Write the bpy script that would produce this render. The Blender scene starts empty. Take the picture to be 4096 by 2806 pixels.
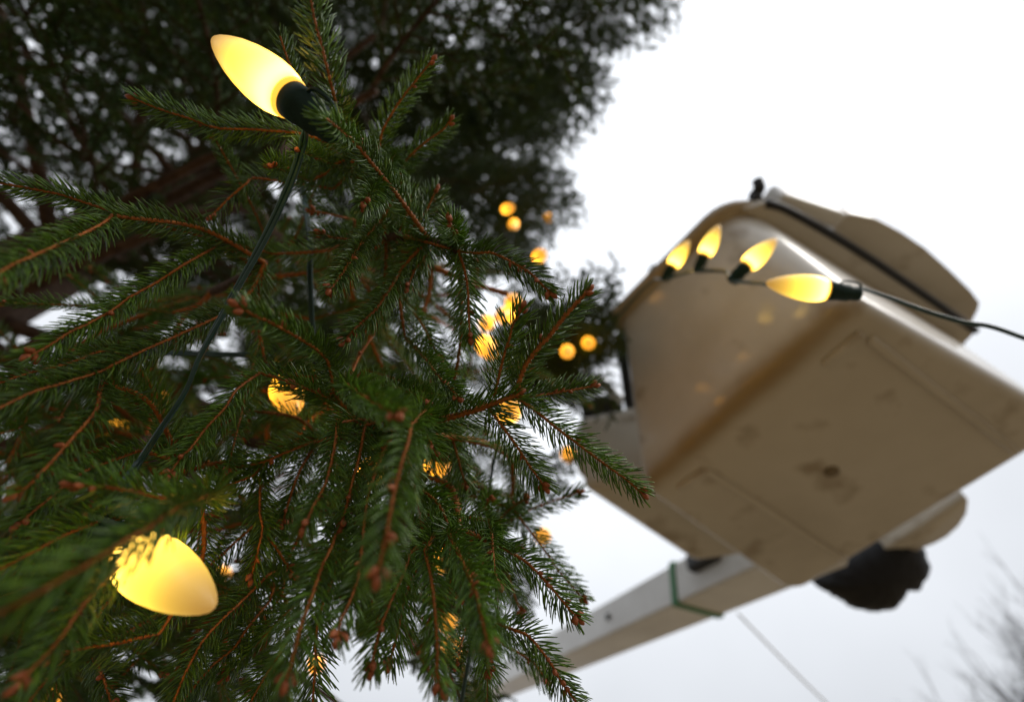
import bpy, bmesh, math, random
import numpy as np
from mathutils import Vector, Matrix

# ------------------------------------------------------------------ camera, sky, sun, exposure
S = bpy.context.scene
COL = S.collection
FOC = 1934.0                                   # focal length in photo pixels (17 mm on a 36 mm frame 4096 px wide)
CX, CY = 2048.0, 1403.0
CAM = np.array([0.0, 0.0, 1.65])
_z = np.array([(2200 - CX) / FOC, -(120 - CY) / FOC, -1.0]); _z /= np.linalg.norm(_z)   # zenith seen from the camera
_f = np.array([0, 0, -1.0]); _y = _f - (_f @ _z) * _z; _y /= np.linalg.norm(_y)
_x = np.cross(_y, _z)
ROT = np.stack([_x, _y, _z])                   # camera space -> world space
cam_d = bpy.data.cameras.new('camera')
cam = bpy.data.objects.new('camera', cam_d); COL.objects.link(cam); S.camera = cam
cam_d.sensor_width = 36.0; cam_d.lens = 17.0; cam_d.sensor_fit = 'HORIZONTAL'
cam_d.clip_start = 0.01; cam_d.clip_end = 3000
M4 = Matrix([[*ROT[0], CAM[0]], [*ROT[1], CAM[1]], [*ROT[2], CAM[2]], [0, 0, 0, 1]])
cam.matrix_world = M4
cam_d.dof.use_dof = True; cam_d.dof.focus_distance = 0.325; cam_d.dof.aperture_fstop = 2.8

W = bpy.data.worlds.new('World'); S.world = W; W.use_nodes = True
nt = W.node_tree; nt.nodes.clear()
def N(t, tree=None, **kw):
    n = (tree or nt).nodes.new(t)
    for k, v in kw.items(): setattr(n, k, v)
    return n
SUN_EL, SUN_AZ = math.radians(46), math.radians(115)          # azimuth clockwise from +Y
sky = N('ShaderNodeTexSky', sky_type='NISHITA', sun_disc=False, sun_elevation=SUN_EL, sun_rotation=SUN_AZ, dust_density=4.0, air_density=1.2)
bg = N('ShaderNodeBackground'); out = N('ShaderNodeOutputWorld')
tc = N('ShaderNodeTexCoord'); sep = N('ShaderNodeSeparateXYZ')
nz = N('ShaderNodeTexNoise'); nz.inputs['Scale'].default_value = 1.6; nz.inputs['Detail'].default_value = 4; nz.inputs['Roughness'].default_value = .5
nt.links.new(tc.outputs['Generated'], sep.inputs[0]); nt.links.new(tc.outputs['Generated'], nz.inputs['Vector'])
mr = N('ShaderNodeMapRange'); mr.inputs[1].default_value = 0; mr.inputs[2].default_value = 1; mr.inputs[3].default_value = 4.2; mr.inputs[4].default_value = 13.2
nt.links.new(sep.outputs['Z'], mr.inputs[0])                    # overcast sky: brighter towards the zenith
mn = N('ShaderNodeMapRange'); mn.inputs[1].default_value = .3; mn.inputs[2].default_value = .7; mn.inputs[3].default_value = .90; mn.inputs[4].default_value = 1.10
nt.links.new(nz.outputs['Fac'], mn.inputs[0])
mu = N('ShaderNodeMath', operation='MULTIPLY'); nt.links.new(mr.outputs[0], mu.inputs[0]); nt.links.new(mn.outputs[0], mu.inputs[1])
cl = N('ShaderNodeVectorMath', operation='SCALE'); cl.inputs[0].default_value = (.945, .98, 1.035); nt.links.new(mu.outputs[0], cl.inputs['Scale'])
mx = N('ShaderNodeMix', data_type='RGBA'); mx.inputs[0].default_value = .93
nt.links.new(sky.outputs[0], mx.inputs[6]); nt.links.new(cl.outputs[0], mx.inputs[7])
nt.links.new(mx.outputs[2], bg.inputs[0]); bg.inputs[1].default_value = .1
nt.links.new(bg.outputs[0], out.inputs[0])

sun_d = bpy.data.lights.new('sun', 'SUN'); sun_d.energy = 1.4; sun_d.angle = math.radians(25); sun_d.color = (1, .96, .9)
sun = bpy.data.objects.new('sun', sun_d); COL.objects.link(sun)
_sd = Vector((math.sin(SUN_AZ) * math.cos(SUN_EL), math.cos(SUN_AZ) * math.cos(SUN_EL), math.sin(SUN_EL)))
sun.rotation_euler = _sd.to_track_quat('Z', 'Y').to_euler(); sun.location = (0, 0, 20)
S.view_settings.view_transform = 'Standard'; S.view_settings.look = 'None'
S.view_settings.exposure = .15; S.view_settings.gamma = 1; S.view_settings.use_curve_mapping = False
S.render.engine = 'CYCLES'
S.cycles.use_denoising = True; S.cycles.max_bounces = 6; S.cycles.diffuse_bounces = 3; S.cycles.glossy_bounces = 3
S.cycles.transmission_bounces = 4; S.cycles.sample_clamp_indirect = 6

# ------------------------------------------------------------------ helpers
rnd = random.Random(7); nr = np.random.default_rng(7)
def at(x, y, d):                              # point seen at photo pixel (x, y), d metres along the lens axis
    return CAM + ROT @ (np.array([(x - CX) / FOC, -(y - CY) / FOC, -1.0]) * d)
def at_z(x, y, z):                            # the point seen at a pixel that lies at height z
    v = ROT @ np.array([(x - CX) / FOC, -(y - CY) / FOC, -1.0])
    return CAM + v * (z - CAM[2]) / v[2]
def proj(p):
    q = ROT.T @ (np.asarray(p, float) - CAM)
    if q[2] > -1e-4: return None
    return CX + FOC * q[0] / -q[2], CY - FOC * q[1] / -q[2], -q[2]
def unit(v): v = np.asarray(v, float); return v / (np.linalg.norm(v) + 1e-12)

def tag(o, label=None, cat=None, group=None, kind=None):
    if label: o['label'] = label
    if cat: o['category'] = cat
    if group: o['group'] = group
    if kind: o['kind'] = kind
    return o
def empty(name, loc, **kw):
    o = bpy.data.objects.new(name, None); COL.objects.link(o); o.location = Vector([float(c) for c in loc]); o.empty_display_size = .05
    return tag(o, **kw)
def mesh(name, V, F, mats, smooth=True, mi=None):
    me = bpy.data.meshes.new(name)
    V = np.asarray(V, np.float32)
    if isinstance(F, np.ndarray):
        k = F.shape[1]; n = len(F)
        me.vertices.add(len(V)); me.vertices.foreach_set('co', V.ravel())
        me.loops.add(n * k); me.loops.foreach_set('vertex_index', F.astype(np.int32).ravel())
        me.polygons.add(n); me.polygons.foreach_set('loop_start', np.arange(0, n * k, k, dtype=np.int32))
        me.polygons.foreach_set('loop_total', np.full(n, k, np.int32))
        me.update(calc_edges=True)
    else:
        me.from_pydata([tuple(map(float, v)) for v in V], [], [tuple(map(int, f)) for f in F])
    for m in (mats if isinstance(mats, (list, tuple)) else [mats]): me.materials.append(m)
    if mi is not None: me.polygons.foreach_set('material_index', np.asarray(mi, np.int32))
    me.polygons.foreach_set('use_smooth', [smooth] * len(me.polygons)); me.update()
    return me
def obj(name, me, parent=None, loc=(0, 0, 0), **kw):
    o = bpy.data.objects.new(name, me); COL.objects.link(o); o.parent = parent; o.location = Vector([float(c) for c in loc])
    return tag(o, **kw)
def part(name, V, F, mats, parent, smooth=True, **kw):     # a part given in world coordinates; parents are never rotated here
    org = np.zeros(3); p = parent
    while p is not None: org = org + np.array(p.location); p = p.parent
    V = np.asarray(V, float); base = V.mean(0)
    return obj(name, mesh(name, V - base, F, mats, smooth), parent, base - org, **kw)
def bevel(o, w, seg=2):
    m = o.modifiers.new('bevel', 'BEVEL'); m.width = w; m.segments = seg; m.limit_method = 'ANGLE'; m.angle_limit = math.radians(35)
    return o
def catmull(P, n):
    P = np.asarray(P, float)
    if len(P) == 2: return P[0] + np.linspace(0, 1, n)[:, None] * (P[1] - P[0])
    Q = np.vstack([2 * P[0] - P[1], P, 2 * P[-1] - P[-2]]); o = []
    d = np.r_[0, np.cumsum(np.linalg.norm(np.diff(P, axis=0), axis=1))]
    for s in np.linspace(0, d[-1], n):
        i = min(np.searchsorted(d, s, 'right') - 1, len(P) - 2); t = (s - d[i]) / max(d[i + 1] - d[i], 1e-9)
        a, b, c, e = Q[i:i + 4]
        o.append(.5 * (2 * b + (c - a) * t + (2 * a - 5 * b + 4 * c - e) * t * t + (3 * b - a - 3 * c + e) * t ** 3))
    return np.array(o)
def frames(P, ref):
    T = np.gradient(P, axis=0); T /= np.linalg.norm(T, axis=1)[:, None] + 1e-12
    ref = np.asarray(ref, float)
    U = ref - (T @ ref)[:, None] * T if ref.ndim == 1 else ref - (T * ref).sum(1)[:, None] * T
    U /= np.linalg.norm(U, axis=1)[:, None] + 1e-9
    return T, U, np.cross(T, U)
def tube(P, R, k=6, ref=(.31, .2, .93), cap=True):
    P = np.asarray(P, float); R = np.broadcast_to(np.asarray(R, float), (len(P),)) if np.ndim(R) < 2 else R
    T, U, B = frames(P, np.asarray(ref))
    a = np.arange(k) * 2 * math.pi / k
    RR = R[:, None] if np.ndim(R) == 1 else R
    V = P[:, None] + (np.cos(a)[None, :, None] * U[:, None] + np.sin(a)[None, :, None] * B[:, None]) * RR[..., None]
    F = []; n = len(P)
    i, j = np.meshgrid(np.arange(n - 1), np.arange(k), indexing='ij'); j2 = (j + 1) % k
    F = np.stack([i * k + j, i * k + j2, (i + 1) * k + j2, (i + 1) * k + j], -1).reshape(-1, 4).tolist()
    if cap: F += [list(range(k))[::-1], [(n - 1) * k + q for q in range(k)]]
    return V.reshape(-1, 3), F
def join(parts):
    V, F, o = [], [], 0
    for v, f in parts:
        V.append(v); F += [[q + o for q in p] for p in f]; o += len(v)
    return np.vstack(V), F
def lathe(prof, k=24):
    V = [(r * math.cos(2 * math.pi * j / k), r * math.sin(2 * math.pi * j / k), z) for r, z in prof for j in range(k)]
    F = [[i * k + j, i * k + (j + 1) % k, (i + 1) * k + (j + 1) % k, (i + 1) * k + j] for i in range(len(prof) - 1) for j in range(k)]
    F += [list(range(k))[::-1], [(len(prof) - 1) * k + j for j in range(k)]]
    return np.array(V), F
def box(o, a, b, c):                          # corner o and three edge vectors
    o, a, b, c = (np.asarray(q, float) for q in (o, a, b, c))
    V = [o, o + a, o + a + b, o + b, o + c, o + a + c, o + a + b + c, o + b + c]
    F = [[0, 3, 2, 1], [4, 5, 6, 7], [0, 1, 5, 4], [1, 2, 6, 5], [2, 3, 7, 6], [3, 0, 4, 7]]
    if np.dot(np.cross(a, b), c) < 0: F = [f[::-1] for f in F]
    return np.array(V), F
def to_dir(d, up=None):                       # rotation taking +Z to d
    return Vector([float(q) for q in d]).to_track_quat('Z', 'Y')

# ------------------------------------------------------------------ materials
def material(name, col=(.5, .5, .5), rough=.5, spec=.5, coat=0, metal=0):
    m = bpy.data.materials.new(name); m.use_nodes = True; t = m.node_tree; b = t.nodes['Principled BSDF']
    b.inputs['Base Color'].default_value = (*col, 1); b.inputs['Roughness'].default_value = rough
    b.inputs['Specular IOR Level'].default_value = spec; b.inputs['Coat Weight'].default_value = coat; b.inputs['Metallic'].default_value = metal
    b.inputs['Coat Roughness'].default_value = .12
    return m, t, b
def noise_mix(t, b, stops, scale, detail=5, rough=.6, coord='Object', bump=0, dist=.002):
    tcx = N('ShaderNodeTexCoord', t); n = N('ShaderNodeTexNoise', t); r = N('ShaderNodeValToRGB', t)
    n.inputs['Scale'].default_value = scale; n.inputs['Detail'].default_value = detail; n.inputs['Roughness'].default_value = rough
    t.links.new(tcx.outputs[coord], n.inputs['Vector']); t.links.new(n.outputs['Fac'], r.inputs[0])
    e = r.color_ramp.elements
    while len(e) < len(stops): e.new(.5)
    for q, (p, c) in zip(e, stops): q.position = p; q.color = (*c, 1)
    t.links.new(r.outputs[0], b.inputs['Base Color'])
    if bump:
        bp = N('ShaderNodeBump', t); bp.inputs['Strength'].default_value = bump; bp.inputs['Distance'].default_value = dist
        t.links.new(n.outputs['Fac'], bp.inputs['Height']); t.links.new(bp.outputs[0], b.inputs['Normal'])
    return n, r

m_needle, t, b = material('spruce_needle', (.04, .1, .025), .34, .48)
n, r = noise_mix(t, b, [(.3, (.030, .078, .006)), (.55, (.090, .190, .009)), (.75, (.20, .32, .015))], 160, 3)
oi = N('ShaderNodeObjectInfo', t); hs = N('ShaderNodeHueSaturation', t)
mrn = N('ShaderNodeMapRange', t); mrn.inputs[3].default_value = .72; mrn.inputs[4].default_value = 1.25
t.links.new(oi.outputs['Random'], mrn.inputs[0]); t.links.new(mrn.outputs[0], hs.inputs['Value']); t.links.new(r.outputs[0], hs.inputs['Color'])
t.links.new(hs.outputs[0], b.inputs['Base Color'])
tr = N('ShaderNodeBsdfTranslucent', t); ms = N('ShaderNodeMixShader', t); ms.inputs[0].default_value = .22
hs2 = N('ShaderNodeHueSaturation', t); hs2.inputs['Value'].default_value = 1.8; t.links.new(hs.outputs[0], hs2.inputs['Color']); t.links.new(hs2.outputs[0], tr.inputs[0])
t.links.new(b.outputs[0], ms.inputs[1]); t.links.new(tr.outputs[0], ms.inputs[2]); t.links.new(ms.outputs[0], t.nodes['Material Output'].inputs[0])

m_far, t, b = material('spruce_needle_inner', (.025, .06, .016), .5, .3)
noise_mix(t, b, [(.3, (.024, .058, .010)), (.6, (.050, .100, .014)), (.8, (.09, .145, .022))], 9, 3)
m_bark, t, b = material('young_spruce_bark', (.3, .11, .03), .6, .3)
noise_mix(t, b, [(.3, (.20, .06, .012)), (.55, (.40, .125, .022)), (.8, (.55, .22, .055))], 350, 4, bump=.5, dist=.0006)
m_bud, t, b = material('spruce_bud', (.3, .1, .04), .5, .35)
noise_mix(t, b, [(.3, (.20, .052, .018)), (.6, (.42, .12, .038)), (.85, (.55, .24, .10))], 420, 3, bump=.6, dist=.0008)
m_wood, t, b = material('old_spruce_bark', (.08, .05, .035), .85, .2)
noise_mix(t, b, [(.3, (.035, .02, .013)), (.6, (.09, .055, .035)), (.85, (.15, .10, .07))], 40, 6, bump=.8, dist=.006)
m_bare, t, b = material('bare_tree_bark', (.1, .085, .07), .9, .2)
noise_mix(t, b, [(.3, (.025, .02, .017)), (.8, (.06, .05, .043))], 6, 4)
m_cord, t, b = material('green_cord', (.012, .05, .045), .35, .5)
noise_mix(t, b, [(.3, (.008, .036, .034)), (.8, (.02, .07, .064))], 120, 3)
m_sock, t, b = material('green_socket', (.01, .035, .03), .6, .2)
noise_mix(t, b, [(.3, (.007, .024, .020)), (.8, (.014, .042, .035))], 160, 3)
m_collar, t, b = material('lamp_collar', (.55, .36, .08), .25, .5)
noise_mix(t, b, [(.3, (.48, .29, .05)), (.8, (.62, .42, .11))], 200, 2)
b.inputs['Emission Color'].default_value = (1, .5, .05, 1); b.inputs['Emission Strength'].default_value = 1.3

def lens_material(name, stops, strength, col):
    m, t, b = material(name, col, .3, .5)
    tcx = N('ShaderNodeTexCoord', t); sx = N('ShaderNodeSeparateXYZ', t); mp = N('ShaderNodeMapRange', t)
    mp.inputs[1].default_value = 0; mp.inputs[2].default_value = .066
    rp = N('ShaderNodeValToRGB', t); e = rp.color_ramp.elements; rp.color_ramp.interpolation = 'B_SPLINE'
    while len(e) < len(stops): e.new(.5)
    for q, (p, c) in zip(e, stops): q.position = p; q.color = (*c, 1)
    t.links.new(tcx.outputs['Object'], sx.inputs[0]); t.links.new(sx.outputs['Z'], mp.inputs[0]); t.links.new(mp.outputs[0], rp.inputs[0])
    t.links.new(rp.outputs[0], b.inputs['Emission Color']); b.inputs['Emission Strength'].default_value = strength
    ns = N('ShaderNodeTexNoise', t); ns.inputs['Scale'].default_value = 900; bp = N('ShaderNodeBump', t); bp.inputs['Strength'].default_value = .08; bp.inputs['Distance'].default_value = .0005
    t.links.new(tcx.outputs['Object'], ns.inputs['Vector']); t.links.new(ns.outputs['Fac'], bp.inputs['Height']); t.links.new(bp.outputs[0], b.inputs['Normal'])
    return m
m_lens = lens_material('frosted_lamp_shell', [(0, (.6, .34, .035)), (.06, (.8, .48, .08)), (.18, (.6, .35, .04)), (.33, (.28, .17, .017)), (.5, (.165, .105, .0095)), (.72, (.070, .040, .0046)), (1, (.027, .0125, .0026))], 9.5, (.56, .42, .2))
m_amber = lens_material('amber_lamp_shell', [(0, (.6, .22, .008)), (.08, (1, .42, .02)), (.25, (.9, .37, .018)), (.5, (.38, .145, .008)), (1, (.13, .05, .004))], 4.6, (.55, .35, .12))

m_bucket, t, b = material('cream_fibreglass', (.5, .45, .37), .5, .4, coat=.55)
n, r = noise_mix(t, b, [(.25, (.41, .37, .30)), (.5, (.54, .50, .43)), (.75, (.61, .575, .505))], 2.2, 6, .62)
n2 = N('ShaderNodeTexNoise', t); n2.inputs['Scale'].default_value = 9; n2.inputs['Detail'].default_value = 3
tcx = N('ShaderNodeTexCoord', t); t.links.new(tcx.outputs['Object'], n2.inputs['Vector'])
r2 = N('ShaderNodeValToRGB', t); r2.color_ramp.elements[0].position = .58; r2.color_ramp.elements[1].position = .72
r2.color_ramp.elements[0].color = (1, 1, 1, 1); r2.color_ramp.elements[1].color = (.58, .51, .42, 1)
t.links.new(n2.outputs['Fac'], r2.inputs[0])
mm = N('ShaderNodeMix', t, data_type='RGBA', blend_type='MULTIPLY'); mm.inputs[0].default_value = 1
t.links.new(r.outputs[0], mm.inputs[6]); t.links.new(r2.outputs[0], mm.inputs[7]); t.links.new(mm.outputs[2], b.inputs['Base Color'])
b.inputs['Coat Roughness'].default_value = .1
m_white, t, b = material('white_boom_paint', (.7, .7, .69), .35, .5, coat=.2)
noise_mix(t, b, [(.3, (.58, .57, .55)), (.6, (.72, .72, .71)), (.8, (.78, .78, .77))], 5, 6)
m_green, t, b = material('green_band_paint', (.01, .12, .03), .5)
noise_mix(t, b, [(.3, (.010, .15, .035)), (.8, (.018, .23, .055))], 30, 3)
m_black, t, b = material('black_nylon', (.012, .013, .017), .55, .3)
noise_mix(t, b, [(.3, (.0035, .004, .006)), (.8, (.009, .011, .016))], 30, 5, bump=.5, dist=.01)
m_rubber, t, b = material('black_rubber', (.012, .012, .013), .5, .4)
noise_mix(t, b, [(.3, (.008, .008, .009)), (.8, (.02, .02, .021))], 60, 3)
m_plug, t, b = material('grey_plug', (.2, .16, .11), .6, .3)
noise_mix(t, b, [(.3, (.15, .115, .07)), (.8, (.24, .195, .13))], 60, 3)
m_rope, t, b = material('pale_rope', (.7, .72, .75), .8, .2)
noise_mix(t, b, [(.3, (.6, .62, .65)), (.8, (.78, .8, .83))], 200, 3)
m_ground, t, b = material('ground_mix', (.17, .13, .09), .95, .2)
noise_mix(t, b, [(.3, (.115, .082, .046)), (.55, (.18, .134, .078)), (.8, (.23, .175, .108))], .9, 7)

# ------------------------------------------------------------------ ground
g = 900.0; k = 24
gx = np.sign(np.linspace(-1, 1, k)) * np.abs(np.linspace(-1, 1, k)) ** 3 * g
V = np.array([(x, y, 0.03 * math.sin(x * .7) * math.cos(y * .6) if abs(x) + abs(y) < 40 else 0) for y in gx for x in gx])
F = np.array([[j * k + i, j * k + i + 1, (j + 1) * k + i + 1, (j + 1) * k + i] for j in range(k - 1) for i in range(k - 1)])
obj('ground', mesh('ground', V, F, m_ground), kind='structure')

# ------------------------------------------------------------------ aerial lift bucket
HB = None
L0, T0, R0, B0 = (2556, 1960), (3430, 1185), (4323, 1694), (3169, 2388)
q = [at_z(*p, CAM[2] + 1.0) for p in (L0, T0, R0, B0)]
side = np.mean([np.linalg.norm(q[i] - q[i - 1]) for i in range(4)])
HB = CAM[2] + .66 / side                      # height of the bucket floor that makes its sides about 0.66 m
HT = CAM[2] + 1.55 * .66 / side               # height of its rim
bl = [at_z(*p, HB) for p in (L0, T0, R0, B0)]
tl, trr, rr = (at_z(*p, HT) for p in ((2468, 1258), (2930, 800), (3850, 1375)))
tp = [tl, trr, rr, tl + rr - trr]
BC = np.mean(bl, 0)
def round_loop(C, rads, n=7):
    o = []
    for i in range(4):
        rad = rads[i] if isinstance(rads, tuple) else rads
        p, a, c = C[i], C[i - 1], C[(i + 1) % 4]
        ua, uc = unit(a - p), unit(c - p)
        ang = math.acos(np.clip(ua @ uc, -1, 1)); d = rad / math.tan(ang / 2)
        cen = p + unit(ua + uc) * rad / math.sin(ang / 2); s, e = p + ua * d - cen, p + uc * d - cen
        tot = math.acos(np.clip(unit(s) @ unit(e), -1, 1))
        for k2 in range(n):
            w = k2 / (n - 1); o.append(cen + (s * math.sin((1 - w) * tot) + e * math.sin(w * tot)) / math.sin(tot))
    return np.array(o)
def inset(C, d):
    c = np.mean(C, 0); o = []
    for i in range(4):
        p, a, e = C[i], C[i - 1], C[(i + 1) % 4]
        ua, uc = unit(a - p), unit(e - p); ang = math.acos(np.clip(ua @ uc, -1, 1))
        o.append(p + unit(ua + uc) * d / math.sin(ang / 2))
    return o
def loft(loops, caps=(True, True)):
    k3 = len(loops[0]); V = np.vstack(loops); F = []
    for i in range(len(loops) - 1):
        F += [[i * k3 + j, i * k3 + (j + 1) % k3, (i + 1) * k3 + (j + 1) % k3, (i + 1) * k3 + j] for j in range(k3)]
    if caps[0]: F.append(list(range(k3))[::-1])
    if caps[1]: F.append([(len(loops) - 1) * k3 + j for j in range(k3)])
    return V, F
def fix_normals(o):
    bm = bmesh.new(); bm.from_mesh(o.data); bmesh.ops.recalc_face_normals(bm, faces=bm.faces); bm.to_mesh(o.data); bm.free()
    return o
m_tub = m_bucket.copy(); m_tub.name = 'edge_reflection_fibreglass'; t = m_tub.node_tree; b = t.nodes['Principled BSDF']   # warm reflection of tree and lamps, painted brown along the tree-side edges
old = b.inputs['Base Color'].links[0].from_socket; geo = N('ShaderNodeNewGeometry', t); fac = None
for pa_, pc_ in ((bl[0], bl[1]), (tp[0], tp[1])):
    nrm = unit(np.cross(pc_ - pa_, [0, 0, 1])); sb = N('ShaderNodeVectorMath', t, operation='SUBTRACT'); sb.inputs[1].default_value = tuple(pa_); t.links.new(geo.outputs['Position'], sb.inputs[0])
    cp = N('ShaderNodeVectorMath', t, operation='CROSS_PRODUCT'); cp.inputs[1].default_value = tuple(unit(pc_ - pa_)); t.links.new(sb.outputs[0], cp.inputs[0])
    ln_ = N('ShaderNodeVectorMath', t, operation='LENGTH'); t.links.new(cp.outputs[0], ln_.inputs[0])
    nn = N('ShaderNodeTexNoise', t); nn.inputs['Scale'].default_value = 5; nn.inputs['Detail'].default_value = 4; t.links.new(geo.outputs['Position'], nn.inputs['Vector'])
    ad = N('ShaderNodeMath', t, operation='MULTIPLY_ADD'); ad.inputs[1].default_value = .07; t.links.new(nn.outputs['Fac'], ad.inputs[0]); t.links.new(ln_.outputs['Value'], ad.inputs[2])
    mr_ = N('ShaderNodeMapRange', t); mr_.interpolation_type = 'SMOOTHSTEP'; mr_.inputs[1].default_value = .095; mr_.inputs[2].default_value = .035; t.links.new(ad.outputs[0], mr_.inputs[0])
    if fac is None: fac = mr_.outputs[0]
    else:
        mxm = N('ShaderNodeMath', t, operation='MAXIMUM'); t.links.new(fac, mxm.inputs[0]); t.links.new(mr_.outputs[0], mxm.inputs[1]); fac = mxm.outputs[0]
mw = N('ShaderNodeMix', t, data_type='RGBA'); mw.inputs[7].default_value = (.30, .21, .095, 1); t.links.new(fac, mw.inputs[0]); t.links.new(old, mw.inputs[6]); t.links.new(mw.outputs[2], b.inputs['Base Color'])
lift = empty('lift_bucket', BC * [1, 1, 0] + [0, 0, HB], label='cream fibreglass aerial lift bucket seen from below against the white sky', cat='lift bucket')
def wall(w, d=0.0):                           # corners at fraction w of the bucket height, inset d
    return inset([(1 - w) * bl[i] + w * tp[i] for i in range(4)], d)
er = .027; loops = []
for a in np.linspace(0, math.pi / 2, 6):      # rolled lower edge
    dz = er * (1 - math.sin(a)); C = wall((er - er * math.cos(a)) / (HT - HB) if a > 0 else 0, er * (1 - math.sin(a)))
    loops.append(round_loop(C, .03 + .02 * math.sin(a)))
loops[0][:, 2] = HB
for w in (.2, .4, .6, .8, .955): loops.append(round_loop(wall(w), (.045 - .015 * w, .05 + .05 * w, .06 + .02 * w, .05)))
V, F = loft(loops, (True, False))
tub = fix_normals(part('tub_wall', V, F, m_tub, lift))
lip = [round_loop(wall(.94, .0), (.03, .1, .08, .06)), round_loop(wall(.945, -.02), (.04, .11, .09, .08)), round_loop(wall(.955, -.027), (.04, .11, .09, .08)), round_loop(wall(.99, -.027), (.04, .11, .09, .08)), round_loop(wall(1.0, -.020), (.04, .105, .09, .08)), round_loop(wall(1.0, .012), .065), round_loop(wall(.5, .014), .065), round_loop(wall(.06, .02), .06)]
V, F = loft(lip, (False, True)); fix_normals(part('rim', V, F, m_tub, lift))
uB, vB = unit(bl[1] - bl[0]), unit(bl[3] - bl[0])
def skid(pa, pb, w=.016, h=.009):
    a, c = at_z(*pa, HB), at_z(*pb, HB); d = unit(c - a); s = np.cross(d, [0, 0, 1])
    V, F = box(a - s * w / 2 - [0, 0, h], c - a, s * w, np.array([0, 0, h + .004])); bevel(part('skid_rib', V, F, m_bucket, lift, False), .004, 3)
skid((2823, 1877), (3381, 2238)); skid((3475, 1351), (4060, 1800)); skid((2715, 1950), (2823, 1877), .02); skid((3298, 1454), (3445, 1330), .02)
c0 = at_z(3326, 1884, HB); V, F = lathe([(.001, -.006), (.012, -.006), (.016, -.003), (.017, .002)], 16)
part('drain_plug', V + c0, F, m_plug, lift)
# mounting block, pivot hardware and hose on the far side of the bucket
V, F = box(at_z(2325, 1955, HB + .10), at_z(2775, 2252, HB + .10) - at_z(2325, 1955, HB + .10), at_z(2640, 1900, HB + .10) - at_z(2325, 1955, HB + .10), np.array([0, 0, .30]))
bevel(fix_normals(part('mounting_block', V, F, m_bucket, lift, False)), .025, 4)
zz = HB + .12
def bar(name, pts, rad, mat, k=10):
    V, F = tube(catmull(pts, 14), rad, k); return fix_normals(part(name, V, F, mat, lift))
bar('hydraulic_hose', [at(2486, 1330, 1.66), at(2510, 1520, 1.64), at(2540, 1730, 1.62), at(2560, 1920, 1.60), at(2610, 2080, 1.64)], .022, m_rubber)
bar('pivot_arm', [at(2330, 1640, 1.72), at(2410, 1622, 1.70), at(2490, 1618, 1.68)], .034, m_rubber)
bar('levelling_rod', [at(2380, 1500, 1.7), at(2440, 1560, 1.68), at(2490, 1610, 1.66)], .017, m_white)
a = at(2395, 1790, 1.74); V, F = lathe([(.02, -.10), (.075, -.1), (.085, -.08), (.085, .08), (.075, .1), (.02, .1)], 20)
part('pivot_housing', V + a, F, m_bucket, lift)
# shelf-like shroud with a rounded outer edge along the far rim, small latch block, hook
sh = [(3330, 905), (3360, 873), (3404, 854), (3500, 872), (3600, 925), (3700, 992), (3800, 1082), (3880, 1160), (3918, 1210), (3912, 1238), (3885, 1290), (3850, 1290), (3700, 1190), (3560, 1100), (3420, 1015), (3340, 950)]
fl = [(2975, 835), (3060, 812), (3150, 838), (3280, 905), (3400, 985), (3650, 1150), (3905, 1322), (3842, 1388), (3650, 1290), (3450, 1185), (3200, 1000)]
lo = np.array([at_z(*p, HT - .035) for p in fl]); V, F = loft([lo, lo + [0, 0, .03]]); fix_normals(part('rim_flange', V, F, m_bucket, lift, False))
zs = HT + .01
lo = np.array([at_z(*p, zs) for p in sh]); ctr = lo.mean(0)
loops = [ctr + (lo - ctr) * .97, lo, lo + [0, 0, .05], ctr + (lo - ctr) * .98 + [0, 0, .06]]
V, F = loft(loops); bevel(fix_normals(part('control_shroud', V, F, m_bucket, lift)), .006, 2)
V, F = tube(catmull([at_z(p[0], p[1], HT - .03) for p in ((3060, 815), (3150, 842), (3400, 985), (3650, 1150), (3900, 1322))], 30), .011, 8)
fix_normals(part('rim_seal', V, F, m_rubber, lift))
o3 = at_z(3085, 842, HT + .0); V, F = box(o3, at_z(3340, 925, HT) - o3, at_z(3140, 772, HT) - o3, np.array([0, 0, .09]))
bevel(fix_normals(part('latch_block', V, F, m_white, lift, False)), .012, 3)
hk = at_z(3032, 800, HT); bar('lanyard_hook', [hk, hk + [.0, .0, .03], at_z(3038, 755, HT + .03), at_z(3030, 722, HT + .05)], .014, m_rubber, 8)
# rounded step panel on the far side
ol = [(3380, 2290), (3560, 2180), (3700, 2090), (3862, 1985), (3878, 2003), (3872, 2050), (3840, 2100), (3790, 2145), (3740, 2172), (3690, 2192), (3560, 2250), (3440, 2310)]
lo = np.array([at_z(*p, HB + .22) for p in ol]); ctr = lo.mean(0)
V, F = loft([ctr + (lo - ctr) * .96, lo + [0, 0, .006], lo + [0, 0, .05], ctr + (lo - ctr) * .96 + [0, 0, .055]]); fix_normals(part('step_panel', V, F, m_bucket, lift))

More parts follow.
